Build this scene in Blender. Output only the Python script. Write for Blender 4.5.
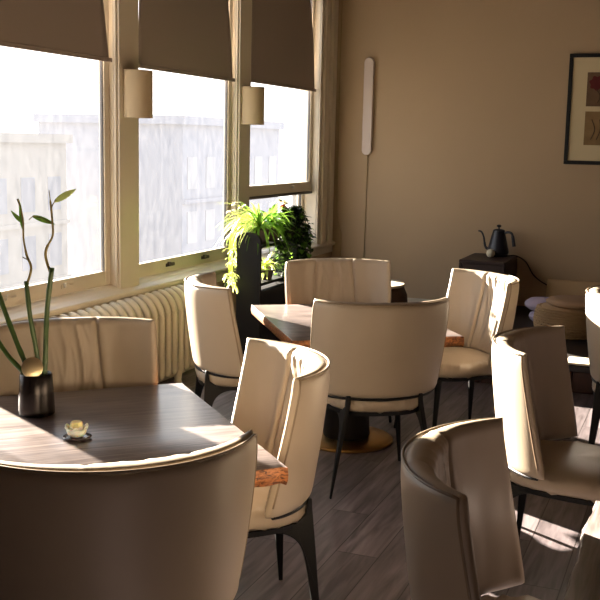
import bpy, math, random
from mathutils import Vector, Matrix, noise
PI = math.pi
R = math.radians
rnd = random.Random(7)
for o in list(bpy.data.objects):
    bpy.data.objects.remove(o)
SC = bpy.context.scene
COL = SC.collection

# ------------------------------------------------------------------ camera
def cam_axes(yaw, pitch, roll):
    f = Vector((-math.sin(yaw)*math.cos(pitch), math.cos(yaw)*math.cos(pitch), -math.sin(pitch)))
    r = Vector((math.cos(yaw), math.sin(yaw), 0))
    u = r.cross(f)
    return (r*math.cos(roll)+u*math.sin(roll), u*math.cos(roll)-r*math.sin(roll), f)
cr, cu, cf = cam_axes(R(21.5), R(8.83), R(1.25))
cd = bpy.data.cameras.new('camera')
cd.sensor_width = 36
cd.lens = 1012/600*36
cd.clip_start = 0.05
cd.clip_end = 300
cam = bpy.data.objects.new('camera', cd)
COL.objects.link(cam)
cam.matrix_world = Matrix(((cr.x, cu.x, -cf.x, 0), (cr.y, cu.y, -cf.y, 0), (cr.z, cu.z, -cf.z, 1.68), (0, 0, 0, 1)))
SC.camera = cam

# ------------------------------------------------------------------ world, sun, exposure
W = bpy.data.worlds.new('world')
SC.world = W
W.use_nodes = True
wn = W.node_tree
wn.nodes.clear()
wo = wn.nodes.new('ShaderNodeOutputWorld')
bg = wn.nodes.new('ShaderNodeBackground')
tc = wn.nodes.new('ShaderNodeTexCoord')
sx = wn.nodes.new('ShaderNodeSeparateXYZ')
cr_ = wn.nodes.new('ShaderNodeValToRGB')
cr_.color_ramp.elements[0].position = 0.0
cr_.color_ramp.elements[0].color = (0.90, 0.88, 0.86, 1)
cr_.color_ramp.elements[1].position = 0.8
cr_.color_ramp.elements[1].color = (0.62, 0.76, 1.0, 1)
wn.links.new(tc.outputs['Generated'], sx.inputs[0])
wn.links.new(sx.outputs['Z'], cr_.inputs[0])
wn.links.new(cr_.outputs[0], bg.inputs[0])
bg.inputs[1].default_value = 2.8
wn.links.new(bg.outputs[0], wo.inputs[0])

SUN_AZ, SUN_EL = R(-29.3), R(15.4)
sd = Vector((math.cos(SUN_AZ)*math.cos(SUN_EL), math.sin(SUN_AZ)*math.cos(SUN_EL), -math.sin(SUN_EL)))
sl = bpy.data.lights.new('sun', 'SUN')
sl.energy = 95
sl.angle = R(0.55)
sl.color = (1.0, 0.89, 0.74)
sun = bpy.data.objects.new('sun', sl)
COL.objects.link(sun)
sun.rotation_mode = 'QUATERNION'
sun.rotation_quaternion = sd.to_track_quat('-Z', 'Y')
sun.location = (-12, 8, 6)

vs = SC.view_settings
vs.view_transform = 'Standard'
vs.look = 'None'
vs.gamma = 1
vs.use_curve_mapping = False
vs.exposure = -0.12

# window bays: inner opening between mullions
BAYS = [(2.22, 3.69), (4.00, 5.569), (5.851, 7.348), (7.603, 9.14)]
for i, (a, b) in enumerate(BAYS):          # sky portals: only guide sampling of the sky at the openings
    pl = bpy.data.lights.new('sky_portal', 'AREA')
    pl.shape = 'RECTANGLE'
    pl.size = b-a
    pl.size_y = 2.4
    pl.cycles.is_portal = True
    po = bpy.data.objects.new('sky_portal', pl)
    COL.objects.link(po)
    po.location = (-3.72, (a+b)/2, 1.95)
    po.rotation_euler = (0, -PI/2, 0)
    po.rotation_mode = 'QUATERNION'
    po.rotation_quaternion = Vector((1, 0, 0)).to_track_quat('-Z', 'Z')

# ------------------------------------------------------------------ materials
def s2l(c):
    return tuple((v/12.92 if v <= .04045 else ((v+.055)/1.055)**2.4) for v in c)
def col(r, g, b):
    return s2l((r/255, g/255, b/255))+(1,)
def mat(name, base, rough=.5, metal=0, spec=.5, bump=None, noise_amt=0, noise_scale=5, base2=None, sheen=0, coat=0):
    m = bpy.data.materials.new(name)
    m.use_nodes = True
    nt = m.node_tree
    b = nt.nodes['Principled BSDF']
    b.inputs['Base Color'].default_value = base
    b.inputs['Roughness'].default_value = rough
    b.inputs['Metallic'].default_value = metal
    b.inputs['Specular IOR Level'].default_value = spec
    if sheen: b.inputs['Sheen Weight'].default_value = sheen
    if coat: b.inputs['Coat Weight'].default_value = coat
    t = nt.nodes.new('ShaderNodeTexCoord')
    if base2:
        n = nt.nodes.new('ShaderNodeTexNoise')
        n.inputs['Scale'].default_value = noise_scale
        n.inputs['Detail'].default_value = 5
        mx = nt.nodes.new('ShaderNodeMix')
        mx.data_type = 'RGBA'
        mx.inputs[6].default_value = base
        mx.inputs[7].default_value = base2
        nt.links.new(t.outputs['Object'], n.inputs['Vector'])
        nt.links.new(n.outputs['Fac'], mx.inputs[0])
        nt.links.new(mx.outputs[2], b.inputs['Base Color'])
    if bump:
        n2 = nt.nodes.new('ShaderNodeTexNoise')
        n2.inputs['Scale'].default_value = bump[0]
        n2.inputs['Detail'].default_value = 4
        bp = nt.nodes.new('ShaderNodeBump')
        bp.inputs['Strength'].default_value = bump[1]
        bp.inputs['Distance'].default_value = bump[2]
        nt.links.new(t.outputs['Object'], n2.inputs['Vector'])
        nt.links.new(n2.outputs['Fac'], bp.inputs['Height'])
        nt.links.new(bp.outputs[0], b.inputs['Normal'])
    return m

M = {}
M['wall'] = mat('beige wall paint', col(182, 158, 126), .85, bump=(60, .25, .002), base2=col(176, 152, 121), noise_scale=2)
M['ceiling'] = mat('ceiling paint', col(150, 132, 110), .9)
M['rear'] = mat('warm brown wall', col(62, 48, 42), .9)
M['trim'] = mat('cream gloss trim paint', col(212, 201, 180), .38, bump=(30, .15, .002), base2=col(203, 192, 170), noise_scale=6)
M['radiator'] = mat('cream radiator enamel', col(214, 202, 172), .42, bump=(40, .2, .001))
M['leather'] = mat('beige leather', col(178, 163, 143), .40, bump=(180, .25, .0006), base2=col(171, 156, 136), noise_scale=9)
M['pipe'] = mat('dark beige piping', col(140, 122, 100), .45)
M['black'] = mat('matt black metal', col(11, 10, 11), .5, spec=.3)
M['brass'] = mat('brushed brass', col(190, 150, 88), .32, metal=1)
M['blind'] = mat('taupe blind fabric', col(152, 138, 127), .95, bump=(400, .3, .0005))
bt = M['blind'].node_tree
btl = bt.nodes.new('ShaderNodeBsdfTranslucent'); btl.inputs[0].default_value = col(150, 130, 115)
bmx = bt.nodes.new('ShaderNodeMixShader'); bmx.inputs[0].default_value = .012
bt.links.new(bt.nodes['Principled BSDF'].outputs[0], bmx.inputs[1]); bt.links.new(btl.outputs[0], bmx.inputs[2])
bt.links.new(bmx.outputs[0], bt.nodes['Material Output'].inputs[0])
M['shade'] = mat('linen lamp shade', col(180, 160, 128), .9, bump=(300, .4, .0006))
M['whiteplastic'] = mat('white wood bar', col(206, 190, 178), .5)
M['cable'] = mat('beige cable', col(170, 148, 110), .6)
M['blackcable'] = mat('black cable', col(30, 26, 24), .6)
M['frameblack'] = mat('black picture frame', col(14, 14, 14), .5, spec=.3)
M['matboard'] = mat('cream mat board', col(205, 188, 150), .9)
M['print_a'] = mat('aged botanical print', col(120, 92, 62), .8, base2=col(82, 60, 42), noise_scale=14)
M['print_b'] = mat('aged sepia print', col(150, 122, 78), .8, base2=col(112, 86, 52), noise_scale=12)
M['red'] = mat('dark red ink', col(92, 22, 18), .8)
M['ink'] = mat('brown ink', col(74, 54, 36), .8)
M['kettle'] = mat('matt navy black kettle', col(22, 24, 34), .38)
M['crate'] = mat('dark stained wood', col(58, 38, 32), .5, base2=col(38, 24, 22), noise_scale=9)
M['darkboard'] = mat('black stained board', col(24, 19, 17), .5, base2=col(33, 25, 22), noise_scale=7)
M['bark'] = mat('dark reddish sawn wood', col(84, 48, 34), .6, base2=col(30, 20, 18), noise_scale=14)
M['lav'] = mat('lilac cushion fabric', col(172, 158, 176), .9, bump=(80, .3, .002))
M['beigefab'] = mat('beige cushion fabric', col(190, 160, 120), .9, bump=(80, .3, .002))
M['padbrown'] = mat('brown pad fabric', col(158, 126, 96), .9, bump=(90, .3, .002))
M['vase'] = mat('dark gunmetal glaze', col(34, 28, 27), .25, metal=.55)
M['gold'] = mat('polished champagne metal', col(226, 208, 168), .38, metal=1)
M['bamboo'] = mat('bamboo stalk green', col(70, 98, 40), .4, base2=col(44, 66, 28), noise_scale=30)
M['dryshoot'] = mat('dry shoot', col(150, 126, 72), .6, base2=col(104, 104, 52), noise_scale=30)
M['soil'] = mat('potting soil', col(48, 34, 26), .95)
M['pot'] = mat('dark clay pot', col(60, 50, 46), .6)
M['palepot'] = mat('pale ceramic pot', col(206, 200, 190), .35)
M['petalw'] = mat('creamy petals', col(240, 236, 214), .5)
M['petalo'] = mat('rust orange petals', col(190, 78, 36), .6)
M['saucer'] = mat('dark glazed saucer', col(76, 68, 70), .2)
M['wax'] = mat('yellow wax', col(240, 236, 170), .4)
M['wax'].node_tree.nodes['Principled BSDF'].inputs['Subsurface Weight'].default_value = .3
M['lotus'] = mat('frosted cream glass', col(250, 247, 230), .35)
M['lotus'].node_tree.nodes['Principled BSDF'].inputs['Subsurface Weight'].default_value = .3
M['drumbody'] = mat('turned dark wood', col(84, 58, 42), .5, base2=col(60, 40, 30), noise_scale=8)
M['drumtop'] = mat('pale round top', col(226, 212, 186), .5)
M['cream'] = mat('cream porcelain', col(214, 204, 176), .35)
M['steel'] = mat('dull latch metal', col(92, 84, 74), .4, metal=.8)
M['outframe'] = mat('grey outer frame', col(96, 92, 90), .6)

def leaf_mat(name, c, c2):
    m = mat(name, c, .4, base2=c2, noise_scale=20)
    nt = m.node_tree
    b = nt.nodes['Principled BSDF']
    tr = nt.nodes.new('ShaderNodeBsdfTranslucent')
    tr.inputs[0].default_value = (min(1, c[0]*1.7), min(1, c[1]*1.5), c[2]*1.2, 1)
    mx = nt.nodes.new('ShaderNodeMixShader')
    mx.inputs[0].default_value = .45
    nt.links.new(b.outputs[0], mx.inputs[1])
    nt.links.new(tr.outputs[0], mx.inputs[2])
    nt.links.new(mx.outputs[0], nt.nodes['Material Output'].inputs[0])
    return m
M['leaf'] = leaf_mat('fresh green leaf', col(104, 146, 60), col(84, 126, 46))
M['leafpale'] = leaf_mat('pale variegated leaf', col(186, 204, 130), col(140, 174, 84))
M['leafdark'] = leaf_mat('dark green leaf', col(40, 58, 28), col(28, 44, 20))

def glass_mat():
    m = bpy.data.materials.new('dusty window glass')
    m.use_nodes = True
    nt = m.node_tree
    nt.nodes.clear()
    out = nt.nodes.new('ShaderNodeOutputMaterial')
    tp = nt.nodes.new('ShaderNodeBsdfTransparent')
    tl = nt.nodes.new('ShaderNodeBsdfTranslucent')
    tl.inputs[0].default_value = (.93, .95, 1, 1)
    gl = nt.nodes.new('ShaderNodeBsdfGlossy')
    gl.inputs['Roughness'].default_value = .05
    mx = nt.nodes.new('ShaderNodeMixShader')
    mg = nt.nodes.new('ShaderNodeMixShader')
    mg.inputs[0].default_value = .04
    t = nt.nodes.new('ShaderNodeTexCoord')
    mp = nt.nodes.new('ShaderNodeMapping')
    mp.inputs['Scale'].default_value = (1, 4, 1.6)
    n = nt.nodes.new('ShaderNodeTexNoise')
    n.inputs['Scale'].default_value = 5
    n.inputs['Detail'].default_value = 8
    mr = nt.nodes.new('ShaderNodeMapRange')
    mr.inputs[1].default_value = .3
    mr.inputs[2].default_value = .75
    mr.inputs[3].default_value = .010
    mr.inputs[4].default_value = .017
    L = nt.links.new
    L(t.outputs['Object'], mp.inputs[0]); L(mp.outputs[0], n.inputs['Vector']); L(n.outputs['Fac'], mr.inputs[0])
    L(mr.outputs[0], mx.inputs[0]); L(tp.outputs[0], mx.inputs[1]); L(tl.outputs[0], mx.inputs[2])
    L(mx.outputs[0], mg.inputs[1]); L(gl.outputs[0], mg.inputs[2]); L(mg.outputs[0], out.inputs[0])
    return m
M['glass'] = glass_mat()

def floor_mat():
    m = bpy.data.materials.new('grey brown plank floor')
    m.use_nodes = True
    nt = m.node_tree
    L = nt.links.new
    b = nt.nodes['Principled BSDF']
    t = nt.nodes.new('ShaderNodeTexCoord')
    mp = nt.nodes.new('ShaderNodeMapping')
    mp.inputs['Rotation'].default_value = (0, 0, PI/2)
    mp.inputs['Location'].default_value = (0.14, .03, 0)
    br = nt.nodes.new('ShaderNodeTexBrick')
    br.offset = .37
    br.inputs['Scale'].default_value = 1
    br.inputs['Mortar Size'].default_value = .0022
    br.inputs['Brick Width'].default_value = 1.22
    br.inputs['Row Height'].default_value = .183
    br.inputs['Color1'].default_value = (0, 0, 0, 1)
    br.inputs['Color2'].default_value = (1, 1, 1, 1)
    br.inputs['Mortar'].default_value = (.5, .5, .5, 1)
    mp2 = nt.nodes.new('ShaderNodeMapping')
    mp2.inputs['Scale'].default_value = (14, 1.3, 1)
    n = nt.nodes.new('ShaderNodeTexNoise')
    n.inputs['Scale'].default_value = 2.2
    n.inputs['Detail'].default_value = 8
    n.inputs['Distortion'].default_value = .6
    va = nt.nodes.new('ShaderNodeVectorMath'); va.operation = 'MULTIPLY_ADD'
    va.inputs[1].default_value = (9, 9, 9)
    L(br.outputs['Color'], va.inputs[0]); L(t.outputs['Object'], va.inputs[2])
    L(va.outputs[0], mp2.inputs[0]); L(mp2.outputs[0], n.inputs['Vector'])
    cr = nt.nodes.new('ShaderNodeValToRGB')
    cr.color_ramp.elements[0].position = .32
    cr.color_ramp.elements[0].color = col(72, 64, 66)
    cr.color_ramp.elements[1].position = .7
    cr.color_ramp.elements[1].color = col(122, 112, 114)
    L(n.outputs['Fac'], cr.inputs[0])
    hs = nt.nodes.new('ShaderNodeHueSaturation')
    mr = nt.nodes.new('ShaderNodeMapRange')
    mr.inputs[3].default_value = .72; mr.inputs[4].default_value = 1.2
    L(br.outputs['Color'], mr.inputs[0]); L(mr.outputs[0], hs.inputs['Value']); L(cr.outputs[0], hs.inputs['Color'])
    mx = nt.nodes.new('ShaderNodeMix'); mx.data_type = 'RGBA'
    mx.inputs[7].default_value = col(30, 24, 22)
    L(br.outputs['Fac'], mx.inputs[0]); L(hs.outputs[0], mx.inputs[6]); L(mx.outputs[2], b.inputs['Base Color'])
    L(mp.outputs[0], br.inputs['Vector']); L(t.outputs['Object'], mp.inputs[0])
    b.inputs['Roughness'].default_value = .42
    bp = nt.nodes.new('ShaderNodeBump'); bp.inputs['Strength'].default_value = .2; bp.inputs['Distance'].default_value = .002
    L(n.outputs['Fac'], bp.inputs['Height']); L(bp.outputs[0], b.inputs['Normal'])
    return m
M['floor'] = floor_mat()

def wood_mat(name, c1, c2, rough, scale=(2, 26, 10)):
    m = bpy.data.materials.new(name)
    m.use_nodes = True
    nt = m.node_tree
    L = nt.links.new
    b = nt.nodes['Principled BSDF']
    t = nt.nodes.new('ShaderNodeTexCoord')
    mp = nt.nodes.new('ShaderNodeMapping')
    mp.inputs['Scale'].default_value = scale
    n = nt.nodes.new('ShaderNodeTexNoise')
    n.inputs['Scale'].default_value = 1.6
    n.inputs['Detail'].default_value = 9
    n.inputs['Distortion'].default_value = 1.2
    cr = nt.nodes.new('ShaderNodeValToRGB')
    cr.color_ramp.elements[0].position = .33
    cr.color_ramp.elements[0].color = c1
    cr.color_ramp.elements[1].position = .68
    cr.color_ramp.elements[1].color = c2
    L(t.outputs['Object'], mp.inputs[0]); L(mp.outputs[0], n.inputs['Vector']); L(n.outputs['Fac'], cr.inputs[0])
    L(cr.outputs[0], b.inputs['Base Color'])
    b.inputs['Roughness'].default_value = rough
    bp = nt.nodes.new('ShaderNodeBump'); bp.inputs['Strength'].default_value = .35; bp.inputs['Distance'].default_value = .002
    L(n.outputs['Fac'], bp.inputs['Height']); L(bp.outputs[0], b.inputs['Normal'])
    return m
M['tabletop'] = wood_mat('walnut slab top', col(74, 65, 64), col(128, 116, 112), .30)
M['burl'] = wood_mat('burl live edge', col(66, 32, 18), col(190, 122, 70), .5, (30, 30, 60))

def weave_mat():
    m = bpy.data.materials.new('woven seagrass')
    m.use_nodes = True
    nt = m.node_tree
    L = nt.links.new
    b = nt.nodes['Principled BSDF']
    b.inputs['Roughness'].default_value = .8
    b.inputs['Base Color'].default_value = col(168, 136, 98)
    return m
M['weave'] = weave_mat()

# ------------------------------------------------------------------ mesh helpers
class MB:
    def __init__(s):
        s.v = []; s.f = []; s.m = []; s.cur = 0
    def add(s, vs, fs):
        o = len(s.v)
        s.v += [tuple(v) for v in vs]
        for f in fs:
            s.f.append(tuple(o+i for i in f)); s.m.append(s.cur)
        return s
    def box(s, x0, x1, y0, y1, z0, z1, mtx=None, bev=0):
        if bev:
            b = min(bev, (x1-x0)*.49, (y1-y0)*.49, (z1-z0)*.49)
            vs = []; idx = {}
            X = (x0, x1); Y = (y0, y1); Z = (z0, z1)
            for i in (0, 1):
                for j in (0, 1):
                    for k in (0, 1):
                        sx_, sy_, sz_ = (1, -1)[i], (1, -1)[j], (1, -1)[k]
                        for ax in range(3):
                            p = [X[i], Y[j], Z[k]]
                            off = [sx_*b, sy_*b, sz_*b]
                            for q in range(3):
                                if q != ax: p[q] += off[q]
                            idx[(i, j, k, ax)] = len(vs); vs.append(p)
            fs = []
            def order(c, ax):
                return c
            for ax in range(3):
                a1, a2 = [q for q in range(3) if q != ax]
                for side in (0, 1):
                    cyc = [(0, 0), (1, 0), (1, 1), (0, 1)]
                    f = []
                    for c in cyc:
                        key = [0, 0, 0]; key[ax] = side; key[a1] = c[0]; key[a2] = c[1]
                        f.append(idx[(key[0], key[1], key[2], ax)])
                    fs.append(f)
            for ax in range(3):
                a1, a2 = [q for q in range(3) if q != ax]
                for c1 in (0, 1):
                    for c2 in (0, 1):
                        k0 = [0, 0, 0]; k0[a1] = c1; k0[a2] = c2
                        k1 = list(k0); k1[ax] = 1
                        fs.append([idx[(*k0, a1)], idx[(*k1, a1)], idx[(*k1, a2)], idx[(*k0, a2)]])
            for i in (0, 1):
                for j in (0, 1):
                    for k in (0, 1):
                        fs.append([idx[(i, j, k, 0)], idx[(i, j, k, 1)], idx[(i, j, k, 2)]])
        else:
            vs = [(x0, y0, z0), (x1, y0, z0), (x1, y1, z0), (x0, y1, z0), (x0, y0, z1), (x1, y0, z1), (x1, y1, z1), (x0, y1, z1)]
            fs = [(0, 3, 2, 1), (4, 5, 6, 7), (0, 1, 5, 4), (1, 2, 6, 5), (2, 3, 7, 6), (3, 0, 4, 7)]
        if mtx: vs = [mtx @ Vector(v) for v in vs]
        return s.add(vs, fs)
    def lathe(s, prof, n=32, c=(0, 0, 0), mtx=None):
        vs = []; fs = []
        for r, z in prof:
            for i in range(n):
                a = 2*PI*i/n
                vs.append((c[0]+r*math.cos(a), c[1]+r*math.sin(a), c[2]+z))
        for k in range(len(prof)-1):
            for i in range(n):
                j = (i+1) % n
                fs.append((k*n+i, k*n+j, (k+1)*n+j, (k+1)*n+i))
        fs.append(tuple(reversed(range(n)))); fs.append(tuple((len(prof)-1)*n+i for i in range(n)))
        if mtx: vs = [mtx @ Vector(v) for v in vs]
        return s.add(vs, fs)
    def tube(s, pts, rad, n=8, cap=True):
        pts = [Vector(p) for p in pts]
        if not hasattr(rad, '__len__'): rad = [rad]*len(pts)
        vs = []; fs = []
        up = None
        for i, p in enumerate(pts):
            d = (pts[min(i+1, len(pts)-1)]-pts[max(i-1, 0)]).normalized()
            if up is None:
                up = Vector((0, 0, 1)) if abs(d.z) < .9 else Vector((1, 0, 0))
            a = d.cross(up).normalized(); up = a.cross(d).normalized()
            for k in range(n):
                t = 2*PI*k/n
                vs.append(p+(a*math.cos(t)+up*math.sin(t))*rad[i])
        for i in range(len(pts)-1):
            for k in range(n):
                j = (k+1) % n
                fs.append((i*n+k, i*n+j, (i+1)*n+j, (i+1)*n+k))
        if cap:
            fs.append(tuple(reversed(range(n)))); fs.append(tuple((len(pts)-1)*n+k for k in range(n)))
        return s.add(vs, fs)
    def prism(s, poly, h0, h1, mtx=None):
        n = len(poly)
        vs = [(x, y, h0) for x, y in poly]+[(x, y, h1) for x, y in poly]
        fs = [tuple(reversed(range(n))), tuple(range(n, 2*n))]+[(i, (i+1) % n, n+(i+1) % n, n+i) for i in range(n)]
        if mtx: vs = [mtx @ Vector(v) for v in vs]
        return s.add(vs, fs)
    def build(s, name, mats, parent=None, smooth=False, bevel=0, angle=None):
        me = bpy.data.meshes.new(name)
        me.from_pydata(s.v, [], s.f)
        if not isinstance(mats, (list, tuple)): mats = [mats]
        for m in mats: me.materials.append(m)
        for p, mi in zip(me.polygons, s.m): p.material_index = mi
        import bmesh
        b = bmesh.new(); b.from_mesh(me)
        bmesh.ops.recalc_face_normals(b, faces=b.faces)
        b.to_mesh(me); b.free()
        if smooth:
            me.polygons.foreach_set('use_smooth', [True]*len(me.polygons))
            if angle: me.set_sharp_from_angle(angle=R(angle))
        o = bpy.data.objects.new(name, me)
        COL.objects.link(o)
        if parent: o.parent = parent
        if bevel:
            md = o.modifiers.new('bevel', 'BEVEL'); md.width = bevel; md.segments = 2; md.limit_method = 'ANGLE'
        return o

def tag(o, label, cat, group=None, kind=None):
    o['label'] = label; o['category'] = cat
    if group: o['group'] = group
    if kind: o['kind'] = kind
    return o
def empty(name, loc=(0, 0, 0), rz=0):
    o = bpy.data.objects.new(name, None)
    COL.objects.link(o)
    o.location = loc; o.rotation_euler = (0, 0, rz); o.empty_display_size = .1
    return o
def kids(o):
    return [c for c in bpy.data.objects if c.parent == o]
def copy_tree(o, parent=None):
    c = o.copy(); COL.objects.link(c)
    if parent: c.parent = parent
    for ch in kids(o): copy_tree(ch, c)
    return c
def struct(o, label=None):
    o['kind'] = 'structure'
    if label: o['label'] = label
    return o
def spline(pts, n=8):
    pts = [Vector(p) for p in pts]; out = []
    for i in range(len(pts)-1):
        p0 = pts[max(i-1, 0)]; p1 = pts[i]; p2 = pts[i+1]; p3 = pts[min(i+2, len(pts)-1)]
        for k in range(n):
            t = k/n
            out.append(.5*((2*p1)+(-p0+p2)*t+(2*p0-5*p1+4*p2-p3)*t*t+(-p0+3*p1-3*p2+p3)*t**3))
    out.append(pts[-1])
    return out

# ------------------------------------------------------------------ room shell
XW, YB, XR, YR, ZC = -3.45, 9.6, 3.2, -2.2, 3.35
XO = -3.65
struct(MB().box(XO, XR+.2, YR-.2, YB+.2, -.12, 0).build('floor', M['floor']), 'grey brown plank floor')
struct(MB().box(XO, XR+.2, YR-.2, YB+.2, ZC, ZC+.12).build('ceiling', M['ceiling']))
struct(MB().box(XO, XR+.2, YB, YB+.2, 0, ZC).build('wall_back', M['wall']), 'beige painted wall with picture and light bar')
struct(MB().box(XR, XR+.2, YR, YB, 0, ZC).build('wall_right', M['rear']))
struct(MB().box(XO, XR, YR-.2, YR, 0, ZC).build('wall_rear', M['rear']))
w = MB()
w.box(XO, XW, YR, YB, 0, .655)
w.box(XO, XW, YR, YB, 3.12, ZC)
w.box(XO, XW, YR, BAYS[0][0], .655, 3.12)
struct(w.build('wall_left', M['wall']), 'window wall')
b = MB().box(XO, XW-.002, BAYS[3][1], YB-.002, .655, 3.12)
for y, wd, dx in ((9.145, .05, .012), (9.22, .07, .03), (9.33, .05, .018), (9.41, .08, .034), (9.53, .03, .022)):
    b.box(XW-.01, XW+dx, y, y+wd, .70, 3.12)
struct(b.build('trim_1', M['trim'], bevel=.006), 'moulded casing between last window and corner')
n = 2
for y0, y1 in ((3.69, 4.00), (5.569, 5.851), (7.348, 7.603)):
    b = MB().box(-3.57, XW-.03, y0, y1, .655, 3.12)
    b.box(XW-.035, XW, y0+.022, y1-.022, .66, 3.12)
    b.box(XW-.035, XW-.014, y0+.004, y0+.022, .66, 3.12)
    b.box(XW-.035, XW-.014, y1-.022, y1-.004, .66, 3.12)
    struct(b.build('trim_%d' % n, M['trim'], bevel=.004), 'cream mullion between windows'); n += 1
mt_y = Matrix(((1, 0, 0, 0), (0, 0, -1, 0), (0, 1, 0, 0), (0, 0, 0, 1)))
b = MB().prism([(-3.64, .656), (-3.64, .75), (-3.50, .748), (-3.468, .733), (-3.456, .722), (-3.432, .708), (-3.414, .702), (-3.410, .690), (-3.418, .668), (-3.44, .662), (-3.44, .60), (-3.448, .60), (-3.448, .656)], -(YB-.002), -(YR+.01), mt_y)
struct(b.build('trim_%d' % n, M['trim'], bevel=.006), 'continuous cream window stool'); n += 1
struct(MB().box(XW+.002, XR-.002, YB-.02, YB-.0005, .0005, .19, bev=.004).build('baseboard_back', M['trim']))
struct(MB().box(XW, XW+.02, YR+.01, YB-.02, .0005, .17, bev=.004).build('baseboard_left', M['trim']))

XG = -3.53
for i, (y0, y1) in enumerate(BAYS):
    e = struct(empty('window_%d' % (i+1), (XG, (y0+y1)/2, .75)), 'tall cream painted window')
    hw = (y1-y0)/2
    def sash(z0, z1, rail_b, rail_t, st, dx, nm='window_frame'):
        f = MB()
        f.box(dx-.02, dx+.022, -hw+.002, -hw+st, z0, z1)
        f.box(dx-.02, dx+.022, hw-st, hw-.002, z0, z1)
        f.box(dx-.02, dx+.022, -hw+st, hw-st, z0, z0+rail_b)
        f.box(dx-.02, dx+.022, -hw+st, hw-st, z1-rail_t, z1)
        f.cur = 0
        o = f.build(nm, M['trim'], e, bevel=.004)
        g = MB().box(dx-.003, dx+.003, -hw+st-.004, hw-st+.004, z0+rail_b-.004, z1-rail_t+.004).build('glass', M['glass'], e)
        # dark gasket line round the pane
        q = MB()
        for a_, b_, c_, d_ in ((-hw+st, -hw+st+.008, z0+rail_b, z1-rail_t), (hw-st-.008, hw-st, z0+rail_b, z1-rail_t)):
            q.box(dx-.008, dx+.012, a_, b_, c_, d_)
        q.build('gasket', M['outframe'], e)
    if i < 3:
        sash(.002, 2.36, .092, .08, .06, 0)
    else:
        sash(.475, 2.36, .09, .08, .06, 0)
        sash(.002, .53, .03, .06, .05, -.075, 'lower_sash')
        MB().box(-.02, .035, -hw+.01, hw-.01, .452, .472).build('meeting_rail', M['outframe'], e)
        MB().box(-.14, -.11, hw-.085, hw-.03, .02, .45).build('outer_frame', M['outframe'], e)
    l = MB()
    for yy in ((-.25, .3) if i < 3 else (0.3,)):
        zz = .05 if i < 3 else .52
        l.box(.022, .028, yy-.06, yy+.06, zz-.012, zz+.012)
        l.box(.028, .045, yy-.045, yy-.02, zz-.006, zz+.022)
        l.box(.028, .036, yy-.01, yy+.05, zz-.005, zz+.006)
    l.build('sash_lift', M['trim'] if i != 2 else M['steel'], e)

# roller blinds
blab = ['dark taupe roller blind on the near window outside the left edge', 'taupe roller blind on the left window beside the first lamp',
        'taupe roller blind on the middle window between the two lamps', 'narrow taupe roller blind on the window nearest the corner']
for i, (y0, y1) in enumerate(BAYS):
    zb = (2.16, 2.16, 2.152, 2.17)[i]
    e = tag(empty('roller_blind', (XW-.03, (y0+y1)/2, zb)), blab[i], 'blind', 'taupe roller blinds')
    hw = (y1-y0)/2-.02
    m_ = MB(); N = 24; K = 24; vs = []; fs = []
    for side in (0, 1):
        for k in range(K+1):
            z = k/K
            cut = .03+.20*z**.9
            for j in range(N+1):
                s_ = -1+2*j/N
                y = s_*(hw+.016) if s_ < 0 else s_*(hw-cut)
                x = .004*math.sin(z*3)+.012*(abs(s_)**8)*math.sin(min(1, z)*PI)
                vs.append((x+side*.0018, y, z*(3.08-zb)))
    S = (N+1)*(K+1)
    for side in (0, 1):
        for k in range(K):
            for j in range(N):
                a = side*S+k*(N+1)+j
                fs.append((a, a+1, a+N+2, a+N+1))
    for k in range(K):
        for j in (0, N):
            a = k*(N+1)+j
            fs.append((a, a+N+1, a+N+1+S, a+S))
    m_.add(vs, fs).build('fabric', M['blind'], e, smooth=True)
    MB().box(-.006, .008, -hw, hw, -.012, .014, bev=.003).build('bottom_bar', M['blind'], e)
    t = MB().tube([(-.005, -hw, 3.05-zb), (-.005, hw, 3.05-zb)], .03, 16).build('roller', M['blind'], e)

# ------------------------------------------------------------------ outside
def facade_mat(name, c, c2):
    return mat(name, c, .9, base2=c2, noise_scale=.4)
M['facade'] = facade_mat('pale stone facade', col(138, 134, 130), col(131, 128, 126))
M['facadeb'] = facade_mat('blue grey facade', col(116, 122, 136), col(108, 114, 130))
M['darkwin'] = mat('far window', col(108, 113, 126), .3)
def building(x, y, w_, d, h, m, lab, nwin, rows):
    e = tag(empty('apartment_building', (x, y, -14)), lab, 'building')
    MB().box(-d/2, d/2, -w_/2, w_/2, 0, h).build('wall', m, e)
    MB().box(-d/2-.2, d/2+.25, -w_/2-.25, w_/2+.25, h-.1, h+.35).build('cornice', m, e)
    stp = w_/nwin
    for r_ in range(rows):
        z = h-1.2-2.9*(r_+1)+.6
        MB().box(d/2, d/2+.18, -w_/2, w_/2, z-.75, z-.55).build('ledge', m, e)
        for k in range(nwin):
            yy = -w_/2+stp*(k+.5)
            if z > 0: MB().box(d/2-.02, d/2+.03, yy-.55, yy+.55, z, z+1.7).build('window', M['darkwin'], e)
building(-34, 26, 12, 10, 14.9, M['facade'], 'hazy pale building seen through the left window', 6, 3)
building(-36, 39.5, 11, 10, 15.5, M['facade'], 'hazy pale stone building seen through the middle window', 5, 3)
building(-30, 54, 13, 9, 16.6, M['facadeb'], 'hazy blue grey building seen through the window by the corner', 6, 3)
struct(MB().box(-140, XO-3, -80, 160, -14.3, -14).build('ground', M['facade']))

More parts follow.
